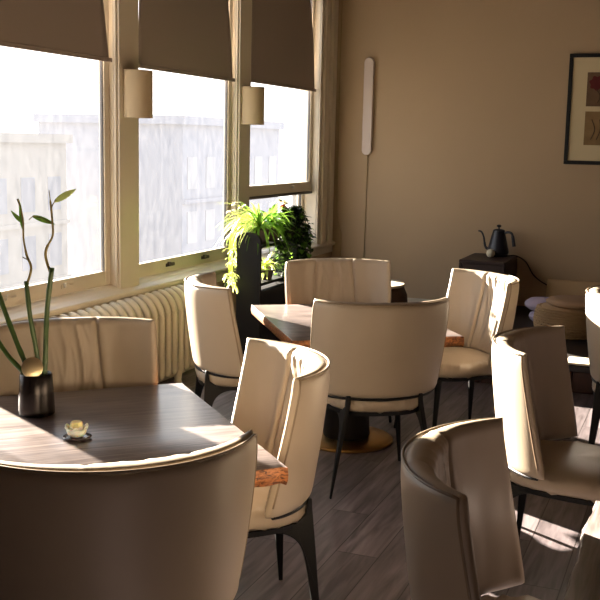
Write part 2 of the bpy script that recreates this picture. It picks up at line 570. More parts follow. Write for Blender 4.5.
# ------------------------------------------------------------------ chair
def se(a, n_=3.0):
    c, s = math.cos(a), math.sin(a)
    return (math.copysign(abs(c)**(2/n_), c), math.copysign(abs(s)**(2/n_), s))
def TH(t): return R(58.5+11*(1-t)**1.1)
CX = .215
def Ro(t): return .410-.006*max(0, (t-.85)/.15)**2-.055*(1-t)**1.4
ZT = .95
def zbot(u): return .487+.012*abs(u)**10
def zz_(u, t):
    zb = zbot(u)
    return zb+t*(ZT-zb)
def make_backrest(parent):
    N = 120; K = 44
    loops = []
    for i in range(N+1):
        u = -1+2*i/N
        e_ = max(0, (abs(u)-.955)/.045)
        cap = math.sqrt(max(0, 1-e_*e_))
        zb = zbot(u); H = ZT-zb
        loop = []
        def pt(t, q):  # q: 0 outer .. 1 inner
            thick = (.080+.014*(1-t))*(1-.62*abs(u)**1.5)
            ro = Ro(t)
            d = 0
            if q > .5:
                deg = math.degrees(u*TH(t))
                seam = 20+11*(1-t)**1.3
                for sgn in (-1, 1):
                    dd = (deg-sgn*seam)
                    d += .013*math.exp(-(dd/1.1)**2)
                    d -= .004*math.exp(-((abs(dd)-4)/3.0)**2)
                if abs(deg) < seam:
                    edge = 1-(abs(deg)/seam)**4
                    dg = deg+9*math.sin(t*2.6+.4)
                    f = noise.noise(Vector((dg*.10, t*1.5, 3.1)))
                    f2 = 1-abs(noise.noise(Vector((dg*.17+t*1.2, t*1.9, 8.7))))*2
                    d += edge*(.016*f-.008*max(0, f2)**3)*(.4+.6*t)
                else:
                    d += .003*noise.noise(Vector((deg*.12, t*3, 5)))
                d += .006*math.exp(-((t-.14)/.03)**2)*(abs(deg) < seam)*abs(math.sin(deg*.5+1))*.6
            mid = ro-thick/2
            r_ = mid+(thick/2)*cap*(1-2*q) - d*cap*(-1 if q > .5 else 0)
            return r_
        m_ = .055
        for k in range(K+1):
            t = m_+(1-2*m_)*k/K
            loop.append((pt(t, 0), zb+t*H))
        for k in range(1, 6):
            a = PI*k/6
            q = (1-math.cos(a))/2
            r0 = pt(1-m_, 0); r1 = pt(1-m_, 1)
            loop.append((r0+(r1-r0)*q, zb+H*(1-m_)+H*m_*math.sin(a)))
        for k in range(K+1):
            t = 1-m_-(1-2*m_)*k/K
            loop.append((pt(t, 1), zb+t*H))
        for k in range(1, 8):
            a = PI*k/8
            q = (1-math.cos(a))/2
            r0 = pt(m_, 1); r1 = pt(m_, 0)
            loop.append((r0+(r1-r0)*q, zb+H*m_-H*m_*1.4*math.sin(a)))
        # extend in theta so that the wing end is rounded
        lp = []
        for r_, z in loop:
            tt = min(1, max(0, (z-zb)/H)); th = u*TH(tt)
            lp.append((CX-r_*math.cos(th), -r_*math.sin(th), z))
        loops.append(lp)
    n_ = len(loops[0]); vs = [p for l in loops for p in l]; fs = []
    for i in range(N):
        for k in range(n_):
            j = (k+1) % n_
            fs.append((i*n_+k, i*n_+j, (i+1)*n_+j, (i+1)*n_+k))
    fs.append(tuple(range(n_))); fs.append(tuple(reversed(range(N*n_, N*n_+n_))))
    return MB().add(vs, fs).build('backrest', M['leather'], parent, smooth=True)
def make_chair():
    root = empty('dining_chair')
    make_backrest(root)
    p = []
    for k in range(26, -1, -1):
        t = .06+.92*(1-k/26)
        u = -.965
        r_ = Ro(t)-.002
        p.append((CX-r_*math.cos(u*TH(t)), -r_*math.sin(u*TH(t)), zz_(u, t)))
    for i in range(1, 60):
        u = -.965+1.93*i/60
        r_ = Ro(.985)-.001
        p.append((CX-r_*math.cos(u*TH(1)), -r_*math.sin(u*TH(1)), zz_(u, .985)))
    for k in range(27):
        t = .06+.92*(1-k/26)
        u = .965
        r_ = Ro(t)-.002
        p.append((CX-r_*math.cos(u*TH(t)), -r_*math.sin(u*TH(t)), zz_(u, t)))
    MB().tube(p, .0042, 8).build('piping', M['pipe'], root, smooth=True)
    # seat cushion with ruched edge
    A = 144
    prof = [(.02, .452), (.80, .450), (.93, .452), (.985, .462), (1.0, .482), (.995, .500), (.97, .514), (.93, .523), (.86, .529), (.7, .534), (.45, .537), (.2, .538), (.02, .5385)]
    vs = []; fs = []
    for k, (s_, z) in enumerate(prof):
        for i in range(A):
            a = 2*PI*i/A
            x, y = se(a, 3.1)
            pl = noise.noise(Vector((math.cos(a)*9, math.sin(a)*9, 1.3)))*.014+.007*math.sin(a*46+3*math.sin(a*5))
            wgt = max(0, 1-abs(s_-.985)/.12) if z > .455 else 0
            dz = pl*.9*wgt if s_ < .99 else 0
            sd_ = .004*noise.noise(Vector((x*4*s_, y*4*s_, 2)))*(s_ < .95)
            vs.append((.145+.272*x*s_*(1+pl*wgt), .285*(.90+.10*x)*y*s_*(1+pl*wgt), z-.038+dz+sd_))
    for k in range(len(prof)-1):
        for i in range(A):
            j = (i+1) % A
            fs.append((k*A+i, k*A+j, (k+1)*A+j, (k+1)*A+i))
    fs.append(tuple(reversed(range(A)))); fs.append(tuple((len(prof)-1)*A+i for i in range(A)))
    MB().add(vs, fs).build('seat', M['leather'], root, smooth=True)
    # black frame: ring rod below the seat, rod under the back
    f = MB()
    f.prism([(.145+.262*se(2*PI*i/48)[0], .274*(.90+.10*se(2*PI*i/48)[0])*se(2*PI*i/48)[1]) for i in range(48)], .396, .413)
    f.build('seat_frame', M['black'], root)
    p = []
    for i in range(33):
        u = -.93+1.86*i/32
        r_ = Ro(0)-.012
        p.append((CX-r_*math.cos(u*TH(0)), -r_*math.sin(u*TH(0)), zbot(u)-.008))
    MB().tube(p, .0075, 8).build('back_rail', M['black'], root, smooth=True)
    for s_ in (-1, 1):
        MB().tube([(.34, s_*.205, .40), (.350, s_*.220, .31), (.385, s_*.255, 0.0)], [.021, .0165, .0085], 12).build('leg', M['black'], root, smooth=True, angle=60)
        # rear leg: flat winged plate that sweeps down to a slim foot
        outer = spline([(-.100, 0, .495), (-.104, 0, .43), (-.109, 0, .34), (-.117, 0, .18), (-.128, 0, .0)], 6)
        inner = spline([(-.112, 0, .0), (-.088, 0, .18), (-.074, 0, .28), (-.052, 0, .345), (.0, 0, .382), (.10, 0, .396)], 6)
        top = [Vector((.10, 0, .408)), Vector((-.04, 0, .412)), Vector((-.078, 0, .44)), Vector((-.086, 0, .495))]
        poly = outer+inner+top
        vs = []
        for w_ in (-.5, .5):
            for q in poly:
                y = .182+.083*max(0, (.46-q.z)/.46)
                tk = .010+.012*min(1, max(0, (q.z)/.3))
                vs.append((q.x, s_*(y+w_*tk), q.z))
        n_ = len(poly)
        fs = [tuple(range(n_)), tuple(reversed(range(n_, 2*n_)))]+[(i, (i+1) % n_, n_+(i+1) % n_, n_+i) for i in range(n_)]
        MB().add(vs, fs).build('leg', M['black'], root, bevel=.004)
    return root

CH = [  # chord centre x, y, facing degrees, label, group
 (-1.256, 2.053, 136, 'beige leather chair nearest the camera, its plain back filling the lower left corner', 'chairs at the front table'),
 (-2.29, 3.35, -44, 'beige leather chair between the front table and the radiator, behind the bamboo vase', 'chairs at the front table'),
 (-1.343, 3.155, 217.5, 'sunlit beige leather chair at the right end of the front table', 'chairs at the front table'),
 (-1.398, 4.628, 125, 'beige leather chair seen squarely from behind in front of the middle table', 'chairs at the middle table'),
 (-2.36, 4.83, 33.5, 'beige leather chair beside the radiator, left of the middle table', 'chairs at the middle table'),
 (-2.10, 5.98, -56, 'beige leather chair on the far side of the middle table, facing the camera', 'chairs at the middle table'),
 (-1.155, 5.75, 220, 'beige leather chair right of the middle table, in front of the kettle crate', 'chairs at the middle table'),
 (-.450, 2.375, 4, 'shaded beige leather chair in the lower right foreground, drawn up to the right table', 'chairs in the right row'),
 (-.53, 3.945, -4, 'beige leather chair with blazing sunlit left side, second of the right row', 'chairs in the right row'),
 (-.345, 5.5, 2, 'beige leather chair cut by the right picture edge, in front of the woven pouf', 'chairs in the right row'),
]
proto = make_chair()
for i, (x, y, a, lab, gr) in enumerate(CH):
    o = proto if i == 0 else copy_tree(proto)
    o.location = (x, y, 0); o.rotation_euler = (0, 0, R(a))
    tag(o, lab, 'chair', gr)

# ------------------------------------------------------------------ tables
def table(name, cx, cy, ang, wx, wy, lab, seed, rough=1, wob=.008):
    e = tag(empty(name, (cx, cy, 0), R(ang)), lab, 'table', 'live edge tables')
    z0, z1 = .645, .70
    m = MB(); n1, n2 = 60, 24
    def wb(s, k): return wob*(noise.noise(Vector((s*5, seed, k)))*1.2+.5*noise.noise(Vector((s*19, seed, k+4))))
    out = []
    hx, hy = wx/2, wy/2
    for i in range(n1): s = -1+2*i/n1; out.append((s*hx, -hy, 0, s))
    for i in range(n2): s = -1+2*i/n2; out.append((hx, s*hy, 1, s))
    for i in range(n1): s = 1-2*i/n1; out.append((s*hx, hy, 2, s))
    for i in range(n2): s = 1-2*i/n2; out.append((-hx, s*hy, 3, s))
    n_ = len(out)
    def ring(z, inset, rough_):
        rough_ *= rough
        r_ = []
        for (x, y, sd_, s) in out:
            q = noise.noise(Vector((x*13, y*13, z*60+seed)))*rough_+inset
            if sd_ in (0, 2):
                w_ = wb(s, sd_)*1.0
                yy = y+(w_+q)*(1 if sd_ == 0 else -1); xx = x*(1-q*.0)
            else:
                xx = x+(inset*.2+.2*q)*(1 if sd_ == 3 else -1); yy = y
            r_.append((xx, yy, z))
        return r_
    rings = [ring(z0, .012, .012), ring(z0+.012, .0, .014), ring(z0+.03, -.004, .016), ring(z1-.008, .002, .008), ring(z1-.001, .004, .002), ring(z1, .006, .001)]
    vs = [p for r_ in rings for p in r_]
    m.cur = 1
    fs = []
    for k in range(len(rings)-1):
        for i in range(n_):
            j = (i+1) % n_
            fs.append((k*n_+i, k*n_+j, (k+1)*n_+j, (k+1)*n_+i))
    m.add(vs, fs)
    m.cur = 0
    o0 = len(m.v)
    m.f.append(tuple((len(rings)-1)*n_+i for i in range(n_))); m.m.append(0)
    m.f.append(tuple(reversed(range(n_)))); m.m.append(1)
    m.build('tabletop', [M['tabletop'], M['burl'] if rough == 1 else M['tabletop']], e, smooth=True, angle=50)
    MB().lathe([(.12, .0), (.128, .01), (.126, .02), (.10, .35), (.085, .58), (.11, .61), (.2, .62), (.2, .643)], 40, (0, 0, .028)).build('pedestal', M['black'], e, smooth=True, angle=40) if 0 else \
    MB().lathe([(.13, .030), (.134, .045), (.12, .25), (.10, .5), (.095, .60), (.19, .615), (.19, .644)], 40).build('pedestal', M['black'], e, smooth=True, angle=40)
    MB().lathe([(.262, .0), (.268, .006), (.268, .016), (.258, .022), (.15, .0285), (.12, .029)], 64).build('base_plate', M['brass'], e, smooth=True, angle=40)
    return e
def rect_from(nr, ang, wx, wy):
    # near right corner -> centre (local x along near edge, local y away)
    a = R(ang); ux = Vector((math.cos(a), math.sin(a))); uy = Vector((-math.sin(a), math.cos(a)))
    c = Vector(nr)-ux*wx/2+uy*wy/2
    return c.x, c.y
c1 = rect_from((-1.112, 2.757), 44.5, 1.06, 1.16)
table('dining_table', c1[0], c1[1], 44.5, 1.06, 1.16, 'square live edge wood table at front left holding the bamboo vase', 2.3)
table('dining_table', -1.80, 5.34, 34.8, .92, 1.13, 'live edge wood table in the middle on a black pedestal and round brass base', 7.1)
table('dining_table', .33, 2.32, 90, 1.08, 1.10, 'dark wood table cut off at the lower right, one corner in the sun', 4.7, rough=.35, wob=.006)

# ------------------------------------------------------------------ radiator
e = tag(empty('radiator', (-3.355, 5.15, 0)), 'cream ribbed column radiator below the windows', 'radiator')
y = -.98
prof = [(-.078, .09), (-.078, .655), (-.055, .668), (-.02, .662), (.03, .628), (.065, .575), (.080, .52), (.082, .11), (.07, .095)]
while y < 1.22:
    f = MB()
    mtr = Matrix(((1, 0, 0, 0), (0, 0, -1, 0), (0, 1, 0, 0), (0, 0, 0, 1)))
    f.prism(prof, -.016, .016, mtr)
    for xo, zt in ((-.05, .655), (.062, .53)):
        f.lathe([(.012, .085), (.026, .11), (.026, zt-.03), (.02, zt-.005), (.008, zt+.012)], 12, (xo, 0, 0))
    f.tube(spline([(-.05, 0, .645), (-.02, 0, .64), (.02, 0, .612), (.05, 0, .565), (.062, 0, .52)], 4), .026, 12)
    f.box(-.03, .0, -.044, .044, .14, .18, bev=.01); f.box(-.03, .0, -.044, .044, .55, .59, bev=.01)
    o = f.build('radiator_section', M['radiator'], e, smooth=True, angle=40)
    o.location = (0, y, 0)
    y += .088
for yy in (-.96, .96):
    MB().lathe([(.03, 0), (.024, .03), (.034, .10), (.036, .16)], 12, (.045, yy, 0)).build('foot', M['radiator'], e, smooth=True)

# ------------------------------------------------------------------ wall lamps
for i, (yy, lab) in enumerate(((5.715, 'round linen wall lamp on the mullion between left and middle windows'), (7.485, 'round linen wall lamp on the mullion next to the corner window'))):
    e = tag(empty('wall_lamp', (XW+.055, yy, 1.815)), lab, 'lamp', 'linen wall lamps on the mullions')
    r_ = .098
    m = MB(); n_ = 48; vs = []; fs = []
    for (rr, z) in ((r_, 0), (r_, .295), (r_-.003, .295), (r_-.003, 0)):
        for k in range(n_):
            a = -R(122)+R(244)*k/(n_-1); vs.append((rr*math.cos(a), rr*math.sin(a), z))
    for q in range(4):
        for k in range(n_-1):
            j = k+1; q2 = (q+1) % 4
            fs.append((q*n_+k, q*n_+j, q2*n_+j, q2*n_+k))
    m.add(vs, fs).build('lamp_shade', M['shade'], e, smooth=True, angle=40)
    MB().box(-.054, -.044, -.04, .04, .08, .22, bev=.004).build('wall_plate', M['steel'], e)
    MB().tube([(-.045, 0, .13), (.01, 0, .13)], .007).tube([(.01, 0, .13), (.01, 0, .17)], .014, 12).build('arm', M['steel'], e)
    MB().lathe([(.012, .17), (.028, .2), (.03, .22), (.02, .245), (.004, .25)], 20, (.01, 0, 0)).build('bulb', M['petalw'], e, smooth=True)

# ------------------------------------------------------------------ light bar on the back wall, cables
e = tag(empty('light_bar', (-3.10, YB, 1.575)), 'slim white vertical wall light bar with rounded ends on the beige wall', 'lamp')
poly = [(.048*math.cos(a), .885+.048*math.sin(a)) for a in [PI*k/12 for k in range(13)]]+[(-.048*math.cos(a), .048-.048*math.sin(a)) for a in [PI*k/12 for k in range(13)]]
mt = Matrix(((1, 0, 0, 0), (0, 0, -1, 0), (0, 1, 0, 0), (0, 0, 0, 1)))
MB().prism(poly, .012, .05, mt).build('diffuser', M['whiteplastic'], e, bevel=.006)
MB().box(-.03, .03, -.012, -.0005, .1, .8).build('mounting_plate', M['steel'], e)
tag(MB().tube([(-3.095, YB-.012, 1.578), (-3.10, YB-.006, 1.2), (-3.105, YB-.006, .7), (-3.105, YB-.026, .2), (-3.105, YB-.03, .01)], .0055, 6).build('power_cable', M['cable'], smooth=True),
    'thin beige cable running straight down from the white light bar', 'cable')
tag(MB().tube(spline([(XW+.045, YB-.012, 3.3), (XW+.04, YB-.012, 2.2), (XW+.045, YB-.012, 1.2), (XW+.05, YB-.012, .98), (XW+.08, YB-.012, .86), (XW+.10, YB-.012, .76), (XW+.095, YB-.012, .5), (XW+.095, YB-.028, .19), (XW+.095, YB-.028, .01)], 6), .005, 6).build('power_cable', M['cable'], smooth=True),
    'pale cable hanging in the corner beside the last window', 'cable')

# ------------------------------------------------------------------ picture
e = tag(empty('framed_picture', (-1.21, YB-.002, 1.54)), 'black framed picture with cream mat and small botanical prints at the right edge', 'picture')
e.rotation_euler = (R(0.5), 0, 0)
W_, H_ = .98, .985
f = MB()
f.box(0, W_, -.03, 0, 0, .034); f.box(0, W_, -.03, 0, H_-.034, H_); f.box(0, .034, -.03, 0, .034, H_-.034); f.box(W_-.034, W_, -.03, 0, .034, H_-.034)
f.build('frame', M['frameblack'], e, bevel=.003)
MB().box(.034, W_-.034, -.014, -.002, .034, H_-.034).build('mat_board', M['matboard'], e)
for cx_ in (.165, .515):
    for cz, mm in ((.52, 'print_a'), (.175, 'print_b')):
        p = MB().box(cx_, cx_+.30, -.0165, -.0145, cz, cz+.30).build('print', M[mm], e)
        q = MB()
        if mm == 'print_a':
            fl = []
            for k in range(36):
                a = 2*PI*k/36; rr = .062*(1+.12*math.sin(a*7))
                fl.append((cx_+.085+rr*math.cos(a), cz+.205+rr*math.sin(a)))
            q.prism(fl, .0168, .0185, mt)
            q.build('flower', M['red'], p)
            q = MB().tube(spline([(cx_+.085, -.0172, cz+.15), (cx_+.12, -.0172, cz+.09), (cx_+.10, -.0172, cz+.03)], 6), .004, 5)
            q.tube(spline([(cx_+.12, -.0172, cz+.09), (cx_+.17, -.0172, cz+.12), (cx_+.22, -.0172, cz+.10)], 6), .007, 5)
            q.build('stem', M['ink'], p)
        else:
            for t_ in range(3):
                q.tube(spline([(cx_+.06+.05*t_, -.0172, cz+.05), (cx_+.09+.05*t_, -.0172, cz+.14), (cx_+.06+.07*t_, -.0172, cz+.23)], 6), .005, 5)
            q.build('leaf_drawing', M['ink'], p)

# ------------------------------------------------------------------ low wooden platform and what stands on it
PZ = .20
e = tag(empty('low_platform', (-.1, 8.3, 0)), 'low dark wood platform with reddish front boards along the back wall', 'platform')
MB().box(-1.75, 3.0, -1.24, 1.28, PZ-.045, PZ, bev=.006).build('platform_top', M['darkboard'], e)
x = -1.72; k = 0
while x < 1.6:
    wd = .12+.05*rnd.random()
    MB().box(x, x+wd-.006, -1.215+.012*rnd.random(), -1.17, .002, PZ-.046, bev=.004).build('front_board', M['bark'], e)
    x += wd
MB().box(-1.72, -1.69, -1.17, 1.25, .002, PZ-.046).build('side_board', M['bark'], e)
tag(MB().box(-.80, -.52, 7.075, 7.30, PZ+.001, PZ+.016, bev=.004).build('serving_board', M['drumtop']), 'pale flat board lying in the sun on the platform edge', 'board')  # thin pale slab: sunlight on the platform top put into its colour

e = tag(empty('wooden_crate', (-1.785, 9.25, PZ)), 'dark wooden crate carrying the kettle against the back wall', 'crate')
cw, cdp, chh = .205, .33, .475
for (a0, a1, b0, b1, c0, c1_, nm) in ((-cw, cw, -cdp, cdp, chh-.03, chh, 'top_board'), (-cw, cw, -cdp, cdp, .0, .03, 'bottom_board'),
        (-cw, -cw+.025, -cdp, cdp, .03, chh-.03, 'side_board'), (cw-.025, cw, -cdp, cdp, .03, chh-.03, 'side_board'), (-cw+.025, cw-.025, -cdp+.01, -cdp+.03, .03, chh-.03, 'front_board')):
    MB().box(a0, a1, b0, b1, c0+.001, c1_+.001, bev=.004).build(nm, M['crate'], e)
KZ = PZ+chh+.002
e = tag(empty('gooseneck_kettle', (-1.735, 9.40, KZ), R(-14)), 'matt black gooseneck kettle on the dark crate', 'kettle')
KS = 1.0
MB().lathe([(.09*KS, .0), (.095, .006), (.095, .018), (.088, .022)], 40).build('base', M['kettle'], e, smooth=True, angle=40)
MB().lathe([(.094, .023), (.100, .03), (.100, .045), (.088, .10), (.066, .19), (.057, .225), (.055, .235)], 40).build('body', M['kettle'], e, smooth=True, angle=50)
l = MB().lathe([(.054, .236), (.054, .243), (.03, .252), (.008, .255), (.007, .268), (.02, .274), (.022, .286), (.012, .293)], 28).build('lid', M['kettle'], e, smooth=True, angle=50)
MB().tube(spline([(-.09, 0, .055), (-.125, 0, .075), (-.14, 0, .12), (-.15, 0, .17), (-.175, 0, .215), (-.205, 0, .222)], 6), [.014]*6+[.011]*6+[.009]*6+[.008]*13, 12).build('spout', M['kettle'], e, smooth=True)
MB().tube(spline([(.055, 0, .215), (.09, 0, .228), (.125, 0, .222), (.14, 0, .19), (.152, 0, .13), (.158, 0, .10)], 6), [.011]*18+[.015]*7+[.016]*6, 12).build('handle', M['kettle'], e, smooth=True)
tag(MB().lathe([(.006, 0), (.026, .006), (.037, .022), (.04, .038), (.037, .054), (.026, .07), (.008, .076)], 24, (-1.775, 9.26, KZ-.001)).build('round_jar', M['cream'], smooth=True), 'small round cream jar in front of the kettle', 'jar')
tag(MB().tube(spline([(-1.65, 9.33, KZ+.008), (-1.58, 9.45, KZ+.008), (-1.50, YB-.03, .62), (-1.42, YB-.03, .50), (-1.30, YB-.03, .42), (-1.15, YB-.03, .385), (-.9, YB-.03, .40), (-.6, YB-.03, .41), (-.3, YB-.03, .36)], 7), .006, 6).build('power_cable', M['blackcable'], smooth=True),
    'dark kettle cable sagging along the beige wall from the crate', 'cable')

# woven pouf: real woven ribs
e = tag(empty('woven_pouf', (-.92, 8.25, PZ)), 'round woven seagrass pouf on the platform', 'pouf')
def pr(z):
    s = z/.235
    return .285*(1-.10*(2*s-1)**2*1.0)-.01
m = MB().lathe([(pr(z)-.022, z) for z in [.004+.228*k/8 for k in range(9)]], 40); m.build('liner', M['weave'], e, smooth=True)
m = MB()
rows = 12
for q in range(rows):
    z = .014+.208*q/(rows-1)
    pts = []
    n_ = 64
    pts = [((pr(z)-.010+.014*math.cos(PI*k+PI*q))*math.cos(2*PI*k/n_), (pr(z)-.010+.014*math.cos(PI*k+PI*q))*math.sin(2*PI*k/n_), z) for k in range(n_)]
    pts.append(pts[0])
    m.tube(pts, .0085, 6, cap=False)
m.build('woven_strands', M['weave'], e, smooth=True)
tag(MB().lathe([(.02, .0), (.20, .004), (.232, .022), (.235, .038), (.21, .056), (.15, .066), (.02, .068)], 48, (-.88, 8.25, PZ+.237)).build('round_cushion', M['padbrown'], smooth=True), 'flat round brown cushion lying on the woven pouf', 'cushion')
for k, (dx, r_, z, lab) in enumerate(((.0, .15, PZ+.001, 'lilac round cushion at the bottom of the pair behind the pouf'), (-.02, .17, PZ+.105, 'lilac round cushion on top of the pair behind the pouf'))):
    tag(MB().lathe([(.02, 0), (r_*.75, .006), (r_*.95, .03), (r_, .052), (r_*.95, .074), (r_*.75, .098), (.02, .104)], 36, (-1.17+dx, 8.75, z)).build('round_cushion', M['lav'], smooth=True), lab, 'cushion', 'lilac cushions')
mtx = Matrix.Translation((-1.02, 9.42, PZ+.002)) @ Matrix.Rotation(R(-14), 4, 'X')
m = MB(); vs = []; fs = []; Nn = 20
for side in (-1, 1):
    for i in range(Nn+1):
        for j in range(Nn+1):
            a = -1+2*i/Nn; b_ = -1+2*j/Nn
            th_ = .05*(max(0, (1-a**4)*(1-b_**4)))**.5+.004
            vs.append(mtx @ Vector((.26*a*(1-.05*(1-b_*b_)*0), side*th_, .145+.145*b_)))
S = (Nn+1)**2
for side in (0, 1):
    for i in range(Nn):
        for j in range(Nn):
            a = side*S+i*(Nn+1)+j
            fs.append((a, a+1, a+Nn+2, a+Nn+1))
for i in range(Nn):
    for (a, b_) in ((i, i+1), (Nn*(Nn+1)+i, Nn*(Nn+1)+i+1), (i*(Nn+1), (i+1)*(Nn+1)), (i*(Nn+1)+Nn, (i+1)*(Nn+1)+Nn)):
        fs.append((a, b_, b_+S, a+S))
tag(m.add(vs, fs).build('square_cushion', M['beigefab'], smooth=True), 'square beige cushion leaning on the wall behind the pouf', 'cushion')

# drum side table
e = tag(empty('drum_side_table', (-2.56, 8.22, 0)), 'round pale topped drum side table behind the middle table', 'side table')
MB().lathe([(.21, .002), (.26, .07), (.29, .20), (.298, .29), (.285, .42), (.255, .487)], 48).build('body', M['drumbody'], e, smooth=True)
MB().lathe([(.250, .488), (.263, .492), (.263, .508), (.257, .513)], 48).build('top', M['drumtop'], e, smooth=True, angle=30)

# ------------------------------------------------------------------ plant stand with plants
SXa, SXb, SYa, SYb = -2.95, -2.77, 6.28, 6.98
e = tag(empty('plant_stand', (-2.86, 6.63, 0)), 'black plant stand with rounded end boards by the middle window', 'plant stand')
def end_board(y_, nm, top):
    w2 = .09
    poly = [(-w2, .0), (w2, .0)]+[(w2*math.cos(a), top-.06+.06*math.sin(a)) for a in [PI*k/12 for k in range(13)]]
    MB().prism(poly, -y_-.012, -y_+.012, mt).build(nm, M['black'], e, bevel=.003)
end_board(-.34, 'end_board', 1.07)
end_board(.33, 'end_board', 1.10)
MB().box(-.088, .088, -.325, .315, .0015, .66, bev=.003).build('lower_box', M['black'], e)
MB().box(-.088, .088, -.325, .315, .70, .72, bev=.003).build('shelf', M['black'], e)
MB().box(-.085, .085, -.325, .315, .96, .98, bev=.003).build('top_shelf', M['black'], e)

def leaf(m, p, d, L_, w_, droop=.6, n=7, up=Vector((0, 0, 1)), fold=.25):
    d = Vector(d).normalized(); p = Vector(p)
    side = d.cross(up)
    if side.length < .1: side = Vector((1, 0, 0))
    side.normalize()
    pts = []; q = p.copy(); dd = d.copy()
    vs = []; fs = []
    for k in range(n+1):
        s = k/n
        ww = w_*math.sin(PI*min(1, (s*.92+.08)))**.8*(1-.3*s)
        nrm = side.cross(dd)
        vs += [q-side*ww+nrm*ww*fold, q, q+side*ww+nrm*ww*fold]
        q = q+dd*(L_/n)
        dd = (dd+Vector((0, 0, -droop/n))).normalized()
    for k in range(n):
        a = k*3
        fs += [(a, a+1, a+4, a+3), (a+1, a+2, a+5, a+4)]
    m.add(vs, fs)
def strap(m, p, az, el, L_, w_, droop):
    leaf(m, p, (math.cos(az)*math.cos(el), math.sin(az)*math.cos(el), math.sin(el)), L_, w_, droop, 9)
def pot(e, m_, r0, r1, h, n='pot'):
    MB().lathe([(r0*.95, 0), (r0, .005), (r1, h), (r1-.008, h), (r1-.012, h-.012)], 28).build(n, m_, e, smooth=True, angle=40)
    MB().lathe([(r1-.014, h-.022), (r1-.014, h-.013)], 24).build('soil', M['soil'], e)
TZ = .981
# spider plant on top shelf, near end
e = tag(empty('spider_plant', (-2.86, 6.36+.09, TZ)), 'bright green spider plant with arching leaves on the near end of the stand', 'plant')
pot(e, M['pot'], .055, .075, .10)
m = MB(); m2 = MB()
for k in range(110):
    (strap(m, (0, 0, .10), rnd.uniform(0, 2*PI), rnd.uniform(.2, 1.35), rnd.uniform(.20, .42), rnd.uniform(.006, .012), rnd.uniform(1.2, 3.2)) if k % 2 else
     strap(m2, (0, 0, .10), rnd.uniform(1.8, 4.8), rnd.uniform(.2, 1.1), rnd.uniform(.22, .42), rnd.uniform(.005, .009), rnd.uniform(1.4, 3.0)))
m.build('leaves', M['leaf'], e, smooth=True); m2.build('pale_leaves', M['leafpale'], e, smooth=True)
# runners trailing to lower left
m = MB(); m2 = MB()
for k in range(9):
    az = rnd.uniform(2.6, 4.9)
    end = Vector((math.cos(az)*rnd.uniform(.16, .24), math.sin(az)*rnd.uniform(.18, .30), rnd.uniform(-.30, -.02)))
    pp = spline([(0, 0, .1), (end.x*.5, end.y*.5, .2), (end.x*.95, end.y*.95, .08), end], 5)
    m.tube(pp, .0022, 5)
    m2 = MB()
    for q in range(14):
        strap(m2, end, rnd.uniform(0, 2*PI), rnd.uniform(-.6, 1.1), rnd.uniform(.05, .11), .006, 2.0)
    m2.build('plantlet', M['leafpale'], e, smooth=True)
m.build('runners', M['leafpale'], e, smooth=True)

# flowering plant in the middle of the top shelf
e = tag(empty('flowering_plant', (-2.86, 6.66, TZ)), 'leafy flowering plant with cream and rust blooms in the middle of the stand', 'plant')
pot(e, M['pot'], .05, .07, .10)
m = MB()
for k in range(60):
    strap(m, (0, 0, rnd.uniform(.09, .15)), rnd.uniform(0, 2*PI), rnd.uniform(0, 1.3), rnd.uniform(.12, .26), rnd.uniform(.012, .022), rnd.uniform(.8, 2.6))
m.build('leaves', M['leaf'], e, smooth=True)
m = MB()
blooms = [(-.10, -.38, .27, 'petalw'), (-.07, -.33, .25, 'petalw'), (-.12, -.42, .22, 'petalw'), (.06, .02, .28, 'petalw'), (.10, -.02, .25, 'petalo'), (.07, .08, .27, 'petalw')]
for bx_, by_, bz_, mm in blooms:
    m.tube(spline([(0, 0, .1), (bx_*.4, by_*.4, bz_*.7), (bx_, by_, bz_)], 5), .003, 5)
m.build('stems', M['leafpale'], e, smooth=True)
for bx_, by_, bz_, mm in blooms:
    m = MB()
    for k in range(16):
        strap(m, (bx_, by_, bz_), 2*PI*k/8+.3*rnd.random(), rnd.uniform(.1, 1.2), rnd.uniform(.028, .045), .013, 1.5)
    m.build('flower', M[mm], e, smooth=True)

# trailing ivy, far end
e = tag(empty('trailing_ivy', (-2.82, 6.88, TZ)), 'dark trailing ivy hanging down the far end of the stand', 'plant')
pot(e, M['pot'], .05, .07, .11)
m = MB(); m2 = MB(); m3 = MB()
for k in range(30):
    az = rnd.uniform(-1.9, 1.6)
    rx = rnd.uniform(.08, .17)
    bot = rnd.uniform(-.42, .0)
    px, py = math.cos(az)*rx, math.sin(az)*rx
    pp = spline([(0, 0, .10), (px*.5, py*.5, .19+.05*rnd.random()), (px, py, .08), (px*1.05, py*1.05, (bot+.08)/2), (px*1.0+rnd.uniform(-.02, .02), py, bot)], 6)
    m.tube(pp, .0022, 5)
    for q in pp[3:]:
        for _ in range(2):
            a = rnd.uniform(0, 2*PI)
            tgt = m3 if rnd.random() < .22 else m2
            leaf(tgt, q, (math.cos(a), math.sin(a), rnd.uniform(-.6, .3)), rnd.uniform(.035, .06), rnd.uniform(.014, .022), .8, 4)
m.build('vines', M['leafdark'], e, smooth=True); m2.build('leaves', M['leafdark'], e, smooth=True); m3.build('young_leaves', M['leaf'], e, smooth=True)

# small plant on the lower shelf
e = tag(empty('small_potted_plant', (-2.83, 6.52, .721)), 'small pale leaved plant on the lower shelf of the stand', 'plant')
pot(e, M['pot'], .04, .055, .07)
m = MB()
for k in range(46):
    strap(m, (0, 0, rnd.uniform(.06, .12)), rnd.uniform(0, 2*PI), rnd.uniform(-.1, 1.4), rnd.uniform(.06, .16), rnd.uniform(.008, .016), rnd.uniform(1, 2.6))
m.build('leaves', M['leafpale'], e, smooth=True)
